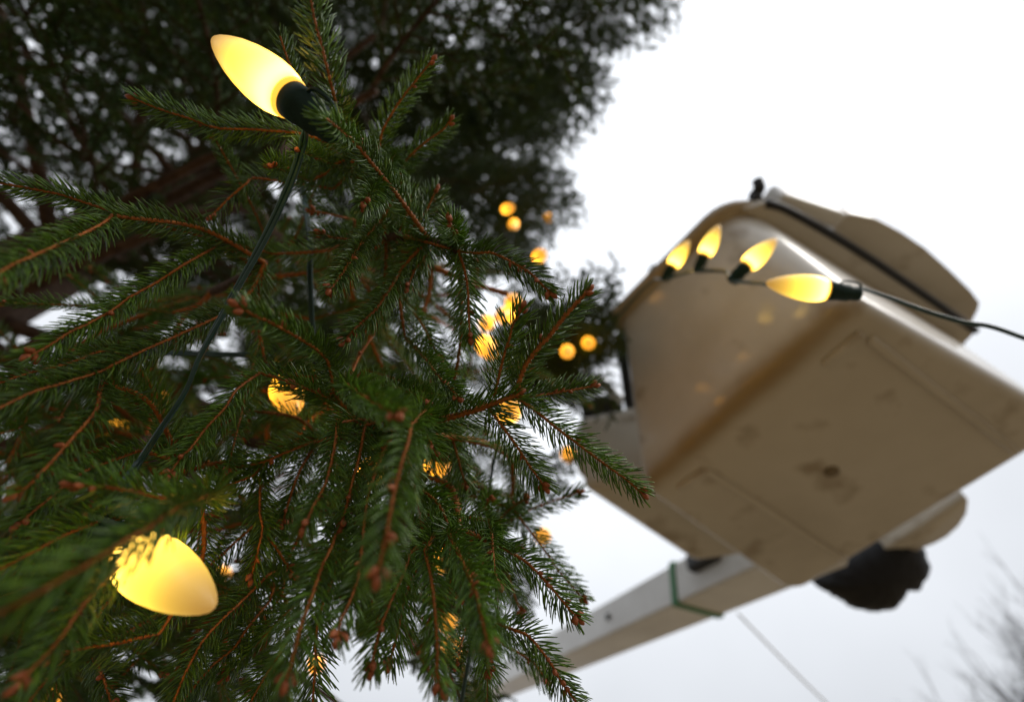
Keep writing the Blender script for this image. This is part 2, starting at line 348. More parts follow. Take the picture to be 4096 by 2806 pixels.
# black tool bag hanging on the bucket's far wall
ol = [(3240, 2320), (3300, 2362), (3340, 2382), (3382, 2410), (3410, 2422), (3480, 2432), (3530, 2424), (3562, 2412), (3590, 2372), (3606, 2346), (3640, 2345), (3662, 2339), (3673, 2322), (3670, 2302), (3698, 2282), (3694, 2225), (3680, 2192), (3650, 2150), (3610, 2120), (3500, 2150), (3360, 2230)]
lo = catmull([at(*p, 1.62) for p in ol + ol[:1]], 64)[:-1]; ctr = lo.mean(0); fw = ROT @ np.array([0, 0, -1.0])
loops = []
for a in np.linspace(-1, 1, 13):
    s = max(math.sqrt(max(1 - abs(a) ** 2.6, 0)), .12)
    wob = 1 + .03 * np.sin(np.arange(len(lo)) * 1.7 + a * 6) * (abs(a) > .08)
    loops.append(ctr + (lo - ctr) * (s * wob)[:, None] + fw * a * .075)
V, F = loft(loops); bag = empty('tool_bag', ctr, label='black crumpled nylon tool bag hanging behind the cream bucket', cat='bag')
fix_normals(part('bag_body', V, F, m_black, bag))
V, F = tube(catmull([at(3600, 2150, 1.6), at(3570, 2090, 1.62), at(3480, 2110, 1.64), at(3420, 2200, 1.62)], 20), .011, 8); fix_normals(part('strap', V, F, m_black, bag))

# boom
A = at(2790, 2352, 1.95); Bm = at(2243, 2612, 2.95); ax = unit(Bm - A); sd = unit(np.cross(ax, [0, 0, 1])); upv = np.cross(sd, ax); upv = upv if upv[2] > 0 else -upv
tip = A - ax * .62; end = A + ax * 3.4
boom = empty('lift_boom', end, label='pale grey boxed boom arm with a green band carrying the lift bucket', cat='boom')
bw, bh = .20, .155
def beam(name, s, e, w, h, mat, bv=.012):
    V, F = box(s - sd * w / 2 - upv * h / 2, e - s, sd * w, upv * h); return bevel(fix_normals(part(name, V, F, mat, boom, False)), bv, 3)
beam('boom_tube', tip, end, bw, bh, m_white); beam('green_band', A - ax * .006, A + ax * .032, bw + .012, bh + .012, m_green, .004)
near = sd if (CAM - A) @ sd > 0 else -sd
bp_ = A + ax * .58 + near * (bw / 2 + .003) ; V, F = lathe([(.001, 0), (.016, 0), (.016, .006), (.010, .009), (.001, .009)], 12)
o_ = obj('bolt', mesh('bolt', V, F, m_rubber, False), boom, bp_ - end); o_.rotation_mode = 'QUATERNION'; o_.rotation_quaternion = to_dir(near)
beam('hose_cover', A - ax * .30 + near * .10 + upv * .03, A - ax * .12 + near * .10 + upv * .03, .07, .07, m_rubber, .02)
gnd = end.copy(); gnd[2] = 0                    # the turret post that carries the boom, behind the tree
V, F = tube([gnd, gnd + [0, 0, .3], gnd + [0, 0, max(end[2], .4)]], [.28, .2, .16], 20, ref=(1, 0, 0)); fix_normals(part('turret_post', V, F, m_white, boom))
# pale rope dropping away from the boom
pa, pb = at(2952, 2452, 2.0), at(3420, 2920, 2.3)
V, F = tube(catmull([pa, (pa + pb) / 2 - [0, 0, .01], pb, pb + (pb - pa) * .8], 24), .0045, 6)
rope = empty('rope', pa, label='thin pale rope dropping from the underside of the boom', cat='rope'); fix_normals(part('strand', V, F, m_rope, rope))

# ------------------------------------------------------------------ spruce tree
left = unit(_x * 0 + (ROT @ np.array([-1.0, 0, 0])) * [1, 1, 0]); fwd = unit((ROT @ np.array([0, 0, -1.0])) * [1, 1, 0])
TR0 = CAM * [1, 1, 0] + left * 1.75 + fwd * .75
tree = empty('spruce_tree', TR0, label='dark green spruce tree hung with warm string lights', cat='tree')
zt = np.linspace(0, 11.5, 40); P = TR0 + np.stack([.03 * np.sin(zt * .9), .03 * np.cos(zt * 1.1), zt], 1)
rad = .155 * (1 - zt / 11.8) + .012 + .06 * np.exp(-zt * 3)
V, F = tube(P, rad[:, None] * (1 + .06 * np.sin(np.arange(14) * 2.3 + zt[:, None] * 3)), 14, ref=(1, 0, 0)); fix_normals(part('trunk', V, F, m_wood, tree))

# ---- needles
SEG = 4
def needle_mesh(B, D, C, Lh, Wd, mat, name='needles'):
    """B base points, D directions, C curl vectors, Lh lengths, Wd widths: curved three-sided tapering needles"""
    n = len(B); D = D / np.linalg.norm(D, axis=1)[:, None]
    S1 = np.cross(D, nr.normal(size=(n, 3))); S1 /= np.linalg.norm(S1, axis=1)[:, None]; S2 = np.cross(D, S1)
    ts = np.array([0, .35, .72, .95]); ws = np.array([.62, 1.0, .95, .55])
    rings = []
    for t_, w_ in zip(ts, ws):
        c = B + D * (Lh * t_)[:, None] + C * (Lh * t_ * t_)[:, None]
        for a in (0, 2.1, 4.2): rings.append(c + (S1 * math.cos(a) + S2 * math.sin(a)) * (Wd * w_ * .5)[:, None])
    rings.append(B + D * Lh[:, None] + C * Lh[:, None])
    Vn = np.stack(rings, 1).reshape(-1, 3); f = []
    for i in range(SEG - 1):
        for j in range(3):
            a, b2, c2, d2 = i * 3 + j, i * 3 + (j + 1) % 3, (i + 1) * 3 + (j + 1) % 3, (i + 1) * 3 + j
            f += [[a, b2, c2], [a, c2, d2]]
    for j in range(3): f.append([9 + j, 9 + (j + 1) % 3, 12])
    f = np.array(f); Fn = (f[None] + (np.arange(n) * 13)[:, None, None]).reshape(-1, 3)
    return mesh(name, Vn, Fn, mat)
V, F = lathe([(.0006, -.0005), (.0017, .0003), (.0025, .0018), (.0027, .0032), (.0022, .005), (.0012, .0066), (.0003, .0074)], 9)
V = V * (1 + .10 * np.sin(np.arctan2(V[:, 1], V[:, 0]) * 5 + V[:, 2] * 2600))[:, None] ** np.array([1, 1, 0])
bud_me = mesh('bud', V, F, m_bud)
def add_bud(parent, pos, d, sc):
    o = obj('bud', bud_me, parent, pos); o.rotation_mode = 'QUATERNION'; o.rotation_quaternion = to_dir(d); o.scale = (sc * .74,) * 3
def grow(P, nl, dens, full, part_ref, tipbuds, r0, r1, bare=0.0, lat=2):
    """woody axis mesh, needle mesh and bud list for one twig along P (local coordinates, base first)"""
    Lt = np.linalg.norm(np.diff(P, axis=0), axis=1).sum(); n = max(int(Lt / .0012), 12)
    Q = catmull(P, n); T, U, Bn = frames(Q, part_ref)
    s = np.linspace(0, 1, n); rr_ = r0 + (r1 - r0) * s
    k = 7; ph = np.arange(k) * 2 * math.pi / k
    R2 = rr_[:, None] * (1 + .30 * np.sin(2 * ph[None] + (s * Lt * 1700)[:, None]) + .14 * np.sin(3 * ph[None] - (s * Lt * 1100)[:, None]))
    V, F = tube(Q, R2, k, part_ref)
    m = int(Lt * (1 - bare) * dens); i = np.arange(m)
    u = bare + (1 - bare) * (i + .5) / m + nr.normal(size=m) * .004; u = np.clip(u, 0, 1)
    fi = u * (n - 1); i0 = np.clip(fi.astype(int), 0, n - 2); w = (fi - i0)[:, None]
    lerp = lambda A_: A_[i0] * (1 - w) + A_[i0 + 1] * w
    q, tt, uu, bb = lerp(Q), lerp(T), lerp(U), lerp(Bn)
    phi = ((i * 137.508 + 180) % 360) - 180 + nr.normal(size=m) * 9
    if not full: phi = np.sign(phi) * (np.abs(phi) / 180) ** .72 * 152
    phi = np.radians(phi)
    al = np.radians(62 - 26 * u ** 6 + nr.normal(size=m) * 7)
    out_ = uu * np.cos(phi)[:, None] + bb * np.sin(phi)[:, None]
    D = tt * np.cos(al)[:, None] + out_ * np.sin(al)[:, None]
    Cc = tt * .34 + uu * .20 + nr.normal(size=(m, 3)) * .06
    Ln = nl * (.84 + .22 * nr.random(m)) * np.interp(u, [0, .1, .75, .92, 1], [.75, 1, 1, .82, .62])
    base = q + out_ * lerp(rr_[:, None]) * .8
    ne = needle_mesh(base, D, Cc, Ln, np.full(m, .00112) * (.85 + .3 * nr.random(m)), m_needle)
    buds = []
    if tipbuds:
        e, te = Q[-1], T[-1]; a0 = nr.random() * 6.28
        buds.append((e, te, 1.05))
        for j in range(tipbuds - 1):
            a = a0 + j * 2.6; sdv = U[-1] * math.cos(a) + Bn[-1] * math.sin(a)
            buds.append((e - te * .0025 + sdv * .0012, te * .75 + sdv * .75, .85 + .2 * nr.random()))
        for j in range(lat):
            f0 = .45 + .45 * nr.random(); i1 = int(f0 * (n - 1)); a = nr.random() * 6.28; sdv = U[i1] * math.cos(a) + Bn[i1] * math.sin(a)
            buds.append((Q[i1] + sdv * r1, T[i1] * .6 + sdv, .65 + .25 * nr.random()))
    return V, F, ne, buds
LIMBS = []                                     # sampled points of the near limbs
TWIGS = []
def to_local(p): return np.asarray(p, float) - TR0
def twig(pts, nl=15, dens=2100, full=False, buds=3, r=(1.1, .75), link=True, lat=1, bare=0.0):
    P = np.array([at(*p) for p in pts]); away = unit(P.mean(0) - CAM)
    ref = unit(away * .8 + np.array([0, 0, .5]) + nr.normal(size=3) * .12)
    base = P[0]; Pl = P - base
    V, F, ne, bl_ = grow(Pl, nl * rnd.uniform(.86, 1.1) / 1000, dens, full, ref, buds, r[0] / 1000, r[1] / 1000, bare, lat)
    o = obj('twig', mesh('twig', V, F, m_bark), tree, to_local(base))
    obj('needles', ne, o, kind='stuff')
    for p, d, sc in bl_: add_bud(o, p, d, sc)
    TWIGS.append((o, base, unit(P[1] - P[0]), link, r[0] / 1000))
    return o
def limb(pts3, r0, r1, needles=0.0):
    P = catmull(pts3, 60); rr_ = np.linspace(r0, r1, 60)
    base = P[0]; V, F = tube(P - base, rr_[:, None] * (1 + .08 * nr.normal(size=(60, 9))), 9)
    o = obj('limb', mesh('limb', V, F, m_wood), tree, to_local(base)); LIMBS.append((P, rr_)); return o
def trunk_at(z): return TR0 + np.array([.03 * math.sin(z * .9), .03 * math.cos(z * 1.1), z])
limb([trunk_at(2.15), at(700, 900, 1.0), at(1150, 960, .62), at(1440, 950, .46), at(1660, 950, .39), at(1835, 1005, .36)], .022, .0028)
limb([trunk_at(1.95), at(600, 1650, 1.0), at(1000, 1770, .60), at(1275, 1765, .46), at(1400, 1740, .40), at(1560, 1715, .36), at(1740, 1690, .34)], .022, .0028)
limb([trunk_at(2.0), at(500, 1250, .95), at(800, 1180, .6), at(960, 1110, .46), at(1060, 1050, .41)], .02, .003)
limb([trunk_at(1.75), at(600, 2100, 1.0), at(1000, 2080, .62), at(1330, 2030, .44), at(1600, 2080, .39), at(1850, 2120, .365), at(2000, 2190, .35)], .02, .0028)
limb([trunk_at(1.8), at(420, 1700, .85), at(560, 1800, .5), at(760, 1900, .36), at(820, 1985, .28)], .018, .003)
limb([trunk_at(1.6), at(500, 2450, .95), at(640, 2600, .85), at(800, 2465, .75), at(950, 2380, .55), at(1060, 2330, .42)], .018, .003)
limb([trunk_at(2.3), at(900, 600, 1.0), at(1150, 640, .58), at(1330, 640, .44), at(1420, 610, .40)], .02, .003)
limb([trunk_at(1.7), at(900, 2300, 1.1), at(1500, 2360, .62), at(1850, 2450, .45), at(2010, 2500, .37)], .018, .0028)

# ---- the twigs in front, one by one (pixel x, y and depth; base first)
TW = [
 ([(1500, 1330, .44), (1440, 1420, .40), (1400, 1500, .375), (1330, 1560, .36)], dict(dens=90, buds=2)),
 ([(900, 1880, .40), (860, 2040, .385), (800, 2130, .375), (790, 2230, .365)], dict(dens=120, buds=1)),
 ([(1750, 1820, .44), (1700, 1930, .42), (1720, 2020, .41)], dict(dens=150, buds=2)),
 ([(1150, 2240, .42), (1120, 2390, .40), (1040, 2460, .39)], dict(dens=60, buds=0)),
 ([(1420, 570, .31), (1350, 510, .275), (1285, 462, .262)], dict(nl=11, full=True, buds=0)),
 ([(1180, 530, .37), (1000, 517, .37), (870, 512, .365), (760, 475, .36), (650, 440, .355), (535, 395, .35)], {}),
 ([(1100, 1015, .42), (900, 968, .40), (750, 930, .385), (600, 890, .37), (500, 862, .36), (325, 805, .335), (250, 780, .325), (100, 750, .31), (-60, 722, .30)], dict(buds=0)),
 ([(450, 862, .31), (410, 895, .30), (300, 950, .275), (200, 995, .25), (50, 1060, .225), (-10, 1100, .215)], dict()),
 ([(870, 985, .40), (750, 1050, .36), (625, 1130, .34), (525, 1185, .325), (450, 1240, .31), (350, 1295, .295), (275, 1330, .285), (200, 1380, .275), (120, 1420, .265)], {}),
 ([(940, 1235, .38), (875, 1265, .36), (700, 1345, .33), (565, 1405, .31), (450, 1460, .295), (400, 1485, .29), (250, 1532, .27), (150, 1560, .255), (50, 1605, .245), (-40, 1650, .235)], dict(buds=0)),
 ([(415, 1525, .29), (400, 1560, .285), (385, 1640, .275), (300, 1740, .26), (240, 1810, .25), (175, 1880, .24), (115, 1940, .23), (65, 1972, .225)], {}),
 ([(1040, 1490, .36), (950, 1555, .34), (900, 1630, .325), (825, 1710, .31), (765, 1790, .295), (730, 1820, .29), (675, 1900, .28)], {}),
 ([(690, 1990, .26), (640, 1988, .25), (540, 1965, .24), (450, 1950, .235), (375, 1940, .23), (300, 1935, .225)], {}),
 ([(1100, 1790, .40), (1030, 1885, .37), (950, 1925, .36), (850, 1960, .35), (740, 1988, .34), (640, 2020, .33)], dict(buds=0)),
 ([(1045, 1880, .38), (1040, 2040, .35), (1050, 2110, .34), (1030, 2210, .33), (1005, 2310, .325)], {}),
 ([(1040, 2080, .40), (965, 2145, .385), (900, 2205, .375), (810, 2285, .36), (740, 2350, .35)], {}),
 ([(1060, 2310, .37), (965, 2405, .345), (920, 2445, .335), (860, 2505, .325), (805, 2570, .315), (775, 2625, .31), (740, 2695, .30), (690, 2815, .29)], dict(buds=0)),
 ([(1080, 2400, .38), (990, 2510, .35), (940, 2585, .34), (850, 2660, .33), (765, 2760, .32), (720, 2830, .31)], dict(buds=0)),
 ([(830, 1985, .24), (700, 2035, .205), (600, 2105, .185), (500, 2160, .175), (350, 2255, .165), (250, 2310, .16), (150, 2370, .155), (-40, 2470, .15)], dict(buds=0, nl=14.5)),
 ([(470, 2270, .24), (365, 2380, .22), (295, 2470, .21), (260, 2525, .205), (190, 2610, .2), (75, 2725, .19)], {}),
 ([(640, 2530, .29), (520, 2560, .275), (440, 2575, .265), (300, 2598, .255), (180, 2640, .25)], {}),
 ([(370, 2620, .34), (410, 2700, .32), (450, 2820, .31)], {}),
 ([(1385, 560, .34), (1370, 520, .32), (1340, 400, .29), (1310, 275, .28), (1285, 175, .28), (1260, 85, .28), (1245, 0, .28), (1232, -70, .28)], dict(buds=0, nl=14)),
 ([(1195, 400, .39), (1178, 310, .385), (1150, 235, .38), (1120, 145, .375)], dict(nl=13, buds=0)),
 ([(1500, 690, .43), (1515, 605, .42), (1535, 515, .41), (1600, 405, .40), (1670, 315, .395), (1728, 243, .39)], {}),
 ([(1590, 760, .45), (1605, 680, .44), (1630, 635, .43), (1700, 570, .42), (1770, 520, .415), (1800, 482, .41)], {}),
 ([(1400, 690, .41), (1430, 640, .37), (1450, 585, .335)], dict(full=True)),
 ([(1580, 620, .42), (1550, 660, .385), (1515, 725, .35), (1475, 785, .315), (1455, 815, .30)], dict(full=True, dens=2500)),
 ([(1330, 660, .40), (1260, 630, .365), (1195, 602, .33)], dict(full=True, nl=14)),
 ([(1240, 725, .42), (1160, 690, .38), (1085, 665, .34)], dict(full=True, nl=14)),
 ([(1335, 755, .44), (1150, 730, .42), (1020, 712, .41), (985, 735, .40), (925, 785, .395), (875, 835, .39), (845, 865, .385)], dict(dens=1100)),
 ([(1520, 885, .40), (1450, 970, .36), (1415, 1020, .34), (1375, 1085, .32), (1320, 1160, .30)], dict(full=True, dens=2500)),
 ([(1610, 1070, .38), (1550, 1170, .36), (1500, 1240, .345), (1430, 1305, .33), (1375, 1365, .315)], dict(full=True)),
 ([(1830, 990, .37), (1818, 940, .345), (1800, 880, .315)], dict(full=True, dens=2500)),
 ([(1335, 1570, .36), (1315, 1455, .325), (1275, 1405, .30), (1210, 1360, .28), (1150, 1325, .27), (1075, 1285, .255), (1020, 1262, .245), (955, 1225, .24)], dict(nl=14)),
 ([(1660, 955, .38), (1825, 1000, .36), (1900, 1012, .352), (1970, 1012, .346), (2060, 1055, .34), (2125, 1095, .335), (2175, 1145, .33), (2205, 1172, .328)], dict(lat=5)),
 ([(1835, 1005, .358), (1860, 1085, .35), (1872, 1170, .345), (1875, 1245, .34), (1877, 1305, .335), (1882, 1350, .332)], {}),
 ([(1500, 1010, .56), (1690, 1060, .53), (1750, 1075, .52), (1840, 1115, .515), (1940, 1150, .51), (2030, 1175, .505)], dict(dens=260, buds=0, r=(3.2, 2.6))),
 ([(1725, 1080, .52), (1718, 1170, .52), (1695, 1240, .515)], dict(dens=900, r=(2.4, 1.6))),
 ([(1420, 880, .48), (1320, 857, .46), (1245, 842, .45)], dict(dens=600)),
 ([(1620, 1350, .42), (1690, 1420, .385), (1750, 1500, .355), (1800, 1550, .34), (1835, 1590, .33)], {}),
 ([(1640, 1230, .45), (1690, 1300, .43), (1725, 1370, .41), (1760, 1430, .40)], dict(full=True)),
 ([(1500, 1722, .355), (1730, 1685, .34), (1900, 1640, .334), (1980, 1610, .332), (2050, 1585, .33), (2075, 1572, .33)], dict(buds=2, r=(2.4, 1.9), lat=1)),
 ([(1975, 1592, .333), (2000, 1485, .33), (2020, 1405, .328), (2040, 1345, .326), (2050, 1300, .325), (2070, 1270, .324), (2088, 1232, .323)], dict(link=False)),
 ([(2065, 1560, .33), (2100, 1465, .328), (2150, 1395, .327), (2200, 1340, .326), (2230, 1300, .325), (2285, 1235, .324), (2330, 1185, .323), (2352, 1162, .323)], dict(link=False, r=(1.9, 1.5))),
 ([(2075, 1585, .33), (2150, 1580, .338), (2250, 1565, .345), (2375, 1543, .352)], dict(link=False, lat=3, nl=13)),
 ([(2068, 1590, .33), (2140, 1640, .328), (2225, 1710, .326), (2300, 1765, .325), (2365, 1815, .324), (2440, 1870, .323), (2510, 1920, .322), (2568, 1972, .32)], dict(link=False, buds=2)),
 ([(1950, 1622, .333), (2010, 1705, .332), (2065, 1780, .331), (2110, 1850, .33), (2150, 1905, .328), (2178, 1945, .327)], dict(link=False, buds=4)),
 ([(1790, 1690, .42), (1805, 1740, .41), (1825, 1805, .405), (1845, 1880, .40), (1865, 1940, .395)], {}),
 ([(1380, 1530, .29), (1450, 1580, .255), (1530, 1630, .225), (1590, 1662, .205)], dict(full=True, nl=14.5)),
 ([(1645, 1700, .25), (1635, 1760, .235), (1610, 1840, .225), (1585, 1935, .215), (1565, 2030, .205), (1545, 2135, .198), (1527, 2225, .192), (1512, 2300, .188)], dict(lat=4, nl=14.5)),
 ([(1350, 1690, .33), (1345, 1750, .31), (1325, 1855, .29), (1300, 1940, .275), (1265, 2005, .26), (1240, 2055, .25), (1220, 2105, .245)], {}),
 ([(1460, 1700, .34), (1440, 1815, .32), (1415, 1905, .31), (1395, 1990, .30), (1365, 2100, .29)], {}),
 ([(1360, 2070, .31), (1330, 2175, .275), (1290, 2260, .26), (1255, 2360, .245), (1225, 2445, .235), (1205, 2495, .23), (1180, 2595, .22), (1145, 2720, .212)], dict()),
 ([(1475, 1960, .31), (1455, 2110, .285), (1440, 2260, .265), (1425, 2335, .255), (1390, 2425, .245), (1365, 2475, .238), (1350, 2550, .23)], {}),
 ([(1640, 2210, .31), (1615, 2290, .29), (1575, 2375, .275), (1540, 2460, .265), (1510, 2550, .258), (1485, 2670, .25)], {}),
 ([(1700, 2200, .30), (1725, 2310, .275), (1740, 2435, .26), (1745, 2510, .255), (1750, 2610, .248), (1748, 2685, .242), (1768, 2750, .238)], {}),
 ([(1790, 2120, .31), (1840, 2225, .275), (1875, 2300, .255), (1905, 2370, .24), (1925, 2460, .228), (1938, 2510, .222), (1955, 2580, .215)], dict(nl=14.5, lat=3)),
 ([(1955, 2080, .37), (1966, 2130, .345), (1972, 2210, .325), (1980, 2285, .315), (1998, 2335, .308)], dict(full=True)),
 ([(1985, 2175, .345), (2055, 2215, .335), (2110, 2250, .33), (2165, 2305, .327), (2215, 2360, .325), (2265, 2420, .323), (2312, 2470, .321)], dict(lat=5, buds=4)),
 ([(2050, 2030, .48), (2110, 2110, .465), (2175, 2195, .455), (2230, 2275, .45), (2285, 2340, .445), (2335, 2395, .44)], {}),
 ([(1990, 2490, .355), (2050, 2515, .34), (2110, 2540, .335), (2165, 2600, .332), (2215, 2670, .33), (2245, 2725, .328), (2290, 2785, .326), (2320, 2830, .325)], dict(lat=5)),
 ([(2030, 2290, .47), (2055, 2370, .46), (2085, 2450, .45)], {}),
 ([(1990, 2560, .45), (2060, 2600, .43), (2135, 2650, .42), (2190, 2720, .41)], {}),
 ([(1930, 2540, .36), (1942, 2610, .34), (1956, 2685, .325)], dict(full=True, buds=4)),
 ([(1960, 2600, .42), (1950, 2710, .41), (1945, 2830, .40)], dict(buds=0)),
 ([(1960, 2090, .52), (2050, 2075, .51), (2125, 2035, .50), (2200, 2005, .49), (2265, 1985, .485), (2320, 1966, .48)], {}),
 ([(2010, 2060, .47), (2060, 2020, .455), (2105, 1992, .44)], dict(full=True)),
 ([(1900, 2060, .45), (1935, 2030, .435), (1962, 1992, .42)], dict(full=True)),
 ([(1345, 1600, .37), (1270, 1570, .35), (1170, 1530, .335)], {}),
 ([(1560, 1540, .38), (1640, 1570, .345), (1700, 1605, .315)], dict(full=True)),
 ([(1610, 1700, .34), (1690, 1720, .315), (1740, 1800, .30)], dict(full=True)),
 ([(1660, 2290, .34), (1620, 2385, .32), (1595, 2510, .305), (1558, 2650, .295)], {}),
 ([(1290, 2420, .36), (1265, 2535, .34), (1262, 2660, .33), (1250, 2820, .32)], dict(buds=0)),
 ([(1150, 2560, .36), (1090, 2660, .34), (1050, 2720, .33), (995, 2820, .32)], dict(buds=0)),
 ([(1060, 2130, .39), (1100, 2180, .375), (1140, 2245, .37), (1180, 2300, .36)], {}),
 ([(1660, 1950, .36), (1680, 2060, .355), (1695, 2160, .35)], {}),
 ([(1240, 1770, .40), (1140, 1810, .38), (1040, 1850, .37), (930, 1870, .36)], {}),
 ([(1260, 1780, .42), (1200, 1880, .39), (1160, 1990, .375), (1130, 2090, .365)], {}),
 ([(1060, 1440, .40), (1120, 1480, .385), (1180, 1500, .375), (1260, 1505, .365)], {}),
 ([(1000, 1640, .42), (880, 1700, .40), (760, 1740, .385), (620, 1790, .37)], {}),
 ([(560, 1800, .34), (450, 1840, .315), (330, 1890, .295), (200, 1990, .275), (80, 2090, .26)], {}),
 ([(520, 1420, .40), (420, 1400, .375), (280, 1450, .35), (120, 1490, .33), (-30, 1540, .31)], dict(buds=0)),
 ([(560, 2060, .30), (430, 2080, .275), (300, 2120, .255), (160, 2190, .24), (-10, 2280, .225)], dict(buds=0)),
 ([(360, 2500, .30), (250, 2640, .275), (150, 2760, .255), (90, 2850, .245)], dict(buds=0)),
 ([(1740, 2050, .37), (1790, 2150, .35), (1830, 2260, .335), (1845, 2380, .325)], dict(full=True)),
 ([(1690, 1960, .36), (1750, 2010, .345), (1790, 2090, .33), (1800, 2180, .32)], {}),
 ([(1640, 920, .42), (1700, 850, .41), (1745, 760, .41)], {}),
 ([(1480, 1000, .42), (1400, 960, .40), (1330, 950, .385), (1280, 930, .375)], dict(full=True)),
 ([(1720, 1000, .40), (1660, 1080, .385), (1630, 1150, .375)], {}),
 ([(1580, 960, .42), (1640, 820, .425), (1610, 740, .43)], {}),
]
for pts, kw in TW: twig(pts, **kw)

# ---- filler twigs a little deeper in the tree: copies of a few grown ones
PROTO = []
for i in range(6):
    P = np.array([[0, 0, 0], [.05, rnd.uniform(-.008, .008), -.010], [.10, rnd.uniform(-.015, .015), -.026], [.15 + .01 * i, rnd.uniform(-.02, .02), -.052]])
    V, F, ne, bl_ = grow(P, .0148, 2000, False, np.array([0, 0, 1.0]), 3, .0012, .0008, lat=1)
    PROTO.append((mesh('twig', V, F, m_bark), ne, bl_))
def place(proto, base, dirv, roll=0, sc=1.0, link=True):
    me, ne, bl_ = proto; o = obj('twig', me, tree, to_local(base))
    x = unit(dirv); z = unit(np.array([0, 0, 1.0]) - x[2] * x + nr.normal(size=3) * .15); z = unit(z - (z @ x) * x); y = np.cross(z, x)
    o.rotation_mode = 'QUATERNION'; o.rotation_quaternion = Matrix([[x[0], y[0], z[0]], [x[1], y[1], z[1]], [x[2], y[2], z[2]]]).to_quaternion(); o.scale = (sc,) * 3
    obj('needles', ne, o, kind='stuff')
    for p, d, s in bl_: add_bud(o, p, d, s)
    if link: TWIGS.append((o, base, x, True, .0019))
def x_edge(y):
    E_ = [(-400, 2750), (0, 2650), (150, 2620), (300, 2480), (420, 2330), (560, 2230), (700, 2180), (780, 2280), (900, 2230), (960, 2150), (1120, 2110), (1230, 2400), (1420, 2470), (1560, 2400), (1750, 2260), (1950, 2300), (2100, 2180), (2400, 2120), (2600, 2130), (2806, 2200), (3400, 2300)]
    return np.interp(y, [e_[0] for e_ in E_], [e_[1] for e_ in E_])
GAPS = [(880, 2120, 150, 110), (1010, 1880, 120, 70), (600, 2630, 170, 110), (1270, 2080, 70, 110), (140, 1230, 150, 90), (1740, 1250, 140, 130), (2140, 1770, 120, 90), (1350, 2650, 190, 110), (1600, 2480, 100, 80), (60, 1500, 80, 50), (560, 1150, 60, 45), (850, 1420, 60, 35), (2240, 2250, 60, 200)]
LAMPS = [(2025, 835, 1.75), (2055, 898, 1.75), (2155, 1020, 1.15), (2050, 1200, .95), (2010, 1265, .92), (1945, 1298, .95), (1955, 1400, .75), (2038, 1630, .62), (2270, 1405, 1.35), (2355, 1372, 1.5), (2275, 1825, 1.0), (1750, 1855, .62), (1150, 1600, .43), (640, 1600, .72), (467, 1725, .72), (2175, 2144, .95), (1786, 2245, .62), (1793, 2482, .7), (1809, 2592, .72)]
def in_gap(x, y, d=9):
    return any(((x - a_) / c_) ** 2 + ((y - b_) / e_) ** 2 < 1 for a_, b_, c_, e_ in GAPS) or any(d < l_ + .05 and (x - a_) ** 2 + (y - b_) ** 2 < 42 ** 2 for a_, b_, l_ in LAMPS)
cnt = 0
ZEN = np.array([2200, 120.0])
for _ in range(6000):
    if cnt >= 175: break
    d = rnd.uniform(.42, .85); x, y = rnd.uniform(-100, 2050), rnd.uniform(950, 2750)
    if y < 1250 and (x < 1000 or rnd.random() < .5): continue
    base = at(x, y, d); od = unit((base - trunk_at(base[2])) * [1, 1, 0])
    dv = unit(od * rnd.uniform(.3, 1) + np.array([rnd.gauss(0, .6), rnd.gauss(0, .6), rnd.uniform(-.9, .25)]))
    sc = rnd.uniform(.6, 1.15); ok = True
    for f_ in (0, .25, .5, .75, 1.05):
        pq = proj(base + dv * .17 * sc * f_)
        if pq is None or pq[2] < .36 or pq[0] > x_edge(pq[1]) - 30 or in_gap(*pq): ok = False
    if not ok: continue
    place(PROTO[cnt % 6], base, dv, sc=sc); cnt += 1

# ---- a thin branchlet ties every twig's base to the nearest limb
LP = np.vstack([l[0][12:] for l in LIMBS]); LR = np.concatenate([l[1][12:] for l in LIMBS])
for o, base, dv, link, r0 in TWIGS:
    if not link: continue
    di = np.linalg.norm(LP - base, axis=1) + np.where((LP - base) @ dv > .0, .25, 0); j = int(np.argmin(di)); tgt = LP[j]
    gap = np.linalg.norm(tgt - base)
    if gap < .004: continue
    P = np.array([tgt, tgt * .45 + base * .55 - dv * gap * .18, base]) - base
    r1_ = max(min(LR[j], r0 * 1.7), r0 * 1.05); away = unit(base - CAM)
    V, F, ne, _b = grow(P, .0145, 1500 if gap < .3 else 900, False, unit(away * .6 + np.array([0, 0, .6]) + nr.normal(size=3) * .2), 0, r1_, r0)
    bo = obj('branchlet', mesh('branchlet', V, F, m_bark), tree, to_local(base)); obj('needles', ne, bo, kind='stuff')

